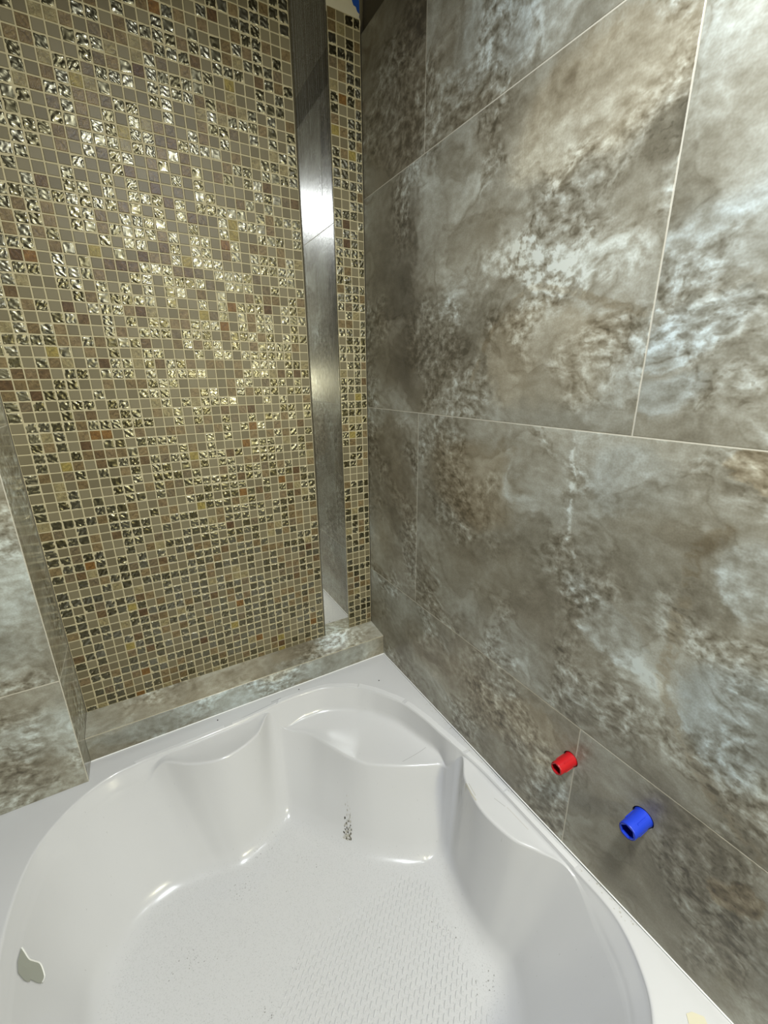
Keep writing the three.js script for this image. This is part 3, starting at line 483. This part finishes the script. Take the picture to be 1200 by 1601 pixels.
// ---------------------------------------------------------------- pipe test plugs
function plug(label, colour, [y, z, rad, len]) {
  const t = thing('pipe_plug', label, 'pipe plug', 'plugs in the water outlets');
  t.position.copy(U(0, y, z)); t.rotation.z = Math.PI / 2;      // its own y axis points out of the wall (-x)
  const m = new THREE.MeshPhysicalMaterial({ color: colour, roughness: 0.38 }), R = rad * S, L = len * S;
  const prof = [[0.2, -0.024], [R * 0.9, -0.024], [R * 0.9, -0.006], [R * 1.1, -0.005], [R * 1.13, -0.003], [R * 1.1, -0.001], [R * 1.03, 0.001], [R * 1.0, L * 0.3], [R * 0.99, L * 0.6], [R * 0.98, L - 0.0016], [R * 0.9, L], [R * 0.86, L]].map(([a, b]) => new THREE.Vector2(a === 0.2 ? 0.0005 : a, b));
  const body = addMesh(t, 'body', new THREE.LatheGeometry(prof, 30), m);
  // hexagonal socket: ring face with a six-sided well
  const ring = new THREE.Shape(); ring.absarc(0, 0, R * 0.9, 0, Math.PI * 2); const hx = new THREE.Path(); for (let k = 0; k <= 6; k++) { const a = k * Math.PI / 3 + 0.3; const px = Math.cos(a) * R * 0.8, py = Math.sin(a) * R * 0.8; k ? hx.lineTo(px, py) : hx.moveTo(px, py); } ring.holes.push(hx);
  const rg = new THREE.ExtrudeGeometry(ring, { depth: L * 0.9, bevelEnabled: false, curveSegments: 24 }); rg.rotateX(-Math.PI / 2); rg.translate(0, L * 0.1, 0); const hs = addMesh(t, 'hex_socket', rg, m);
  const fl = new THREE.CylinderGeometry(R * 0.82, R * 0.82, 0.001, 24); fl.translate(0, L * 0.12, 0); addMesh(hs, 'socket_floor', fl, m);
  for (let k = 0; k < 4; k++) { const a = k * Math.PI / 2 + 0.5, b = new THREE.BoxGeometry(0.002, L * 0.5, 0.0022); b.translate(0, L * 0.42, 0); const e = addMesh(body, 'rib', b, m); e.position.set(Math.cos(a) * R * 0.99, 0, Math.sin(a) * R * 0.99); e.rotation.y = -a; }
  return t;
}
plug('red plastic test plug in the wall outlet nearer the corner', 0xb3141c, OUTLETS[0]);
plug('blue plastic test plug in the wall outlet nearer the viewer', 0x1f3fc4, OUTLETS[1]);

// ---------------------------------------------------------------- lamps (outside the picture)
{
  const t = thing('ceiling_lamp', 'round surface-mounted white ceiling lamp above the tray', 'ceiling lamp'); t.position.set(LAMP_A.x, Y(CEIL), LAMP_A.z);
  const drop = Y(CEIL) - LAMP_A.y;
  const bodyG = new THREE.CylinderGeometry(0.1, 0.118, drop - 0.01, 40); bodyG.translate(0, -(drop - 0.01) / 2, 0); addMesh(t, 'lamp_base', bodyG, M.silicone);
  const d = new THREE.CylinderGeometry(0.11, 0.11, 0.005, 40); d.translate(0, -drop + 0.006, 0); addMesh(t, 'lamp_diffuser', d, new THREE.MeshStandardMaterial({ color: 0xffffff, emissive: 0xf2f8ff, emissiveIntensity: 4, roughness: 0.6 }));
  const w = thing('work_light', 'warm floodlight on a tripod in the room behind', 'work light'); w.position.set(LAMP_B.x, 0, LAMP_B.z + 0.08);
  const metal = new THREE.MeshStandardMaterial({ color: 0x2a2a2a, roughness: 0.5 });
  const hd = new THREE.BoxGeometry(0.27, 0.19, 0.06); hd.translate(0, LAMP_B.y, -0.03); addMesh(w, 'lamp_housing', hd, metal);
  const gl = new THREE.BoxGeometry(0.24, 0.16, 0.004); gl.translate(0, LAMP_B.y, -0.063); addMesh(w, 'lamp_glass', gl, new THREE.MeshStandardMaterial({ color: 0xffffff, emissive: 0xffdf90, emissiveIntensity: 4, roughness: 0.4 }));
  const po = new THREE.CylinderGeometry(0.012, 0.014, LAMP_B.y - 0.4, 12); po.translate(0, (LAMP_B.y - 0.11 + 0.29) / 2 - 0.0, 0); addMesh(w, 'pole', po, metal);
  for (let k = 0; k < 3; k++) { const a = k * 2.094 + 0.4, c = new THREE.CylinderGeometry(0.009, 0.009, 0.52, 8); const l = addMesh(w, 'leg', c, metal); l.position.set(Math.cos(a) * 0.07, 0.258, Math.sin(a) * 0.07); l.quaternion.setFromUnitVectors(new THREE.Vector3(0, 1, 0), new THREE.Vector3(-Math.cos(a) * 0.14, 0.5, -Math.sin(a) * 0.14).normalize()); }
}
renderer.render(scene, camera);
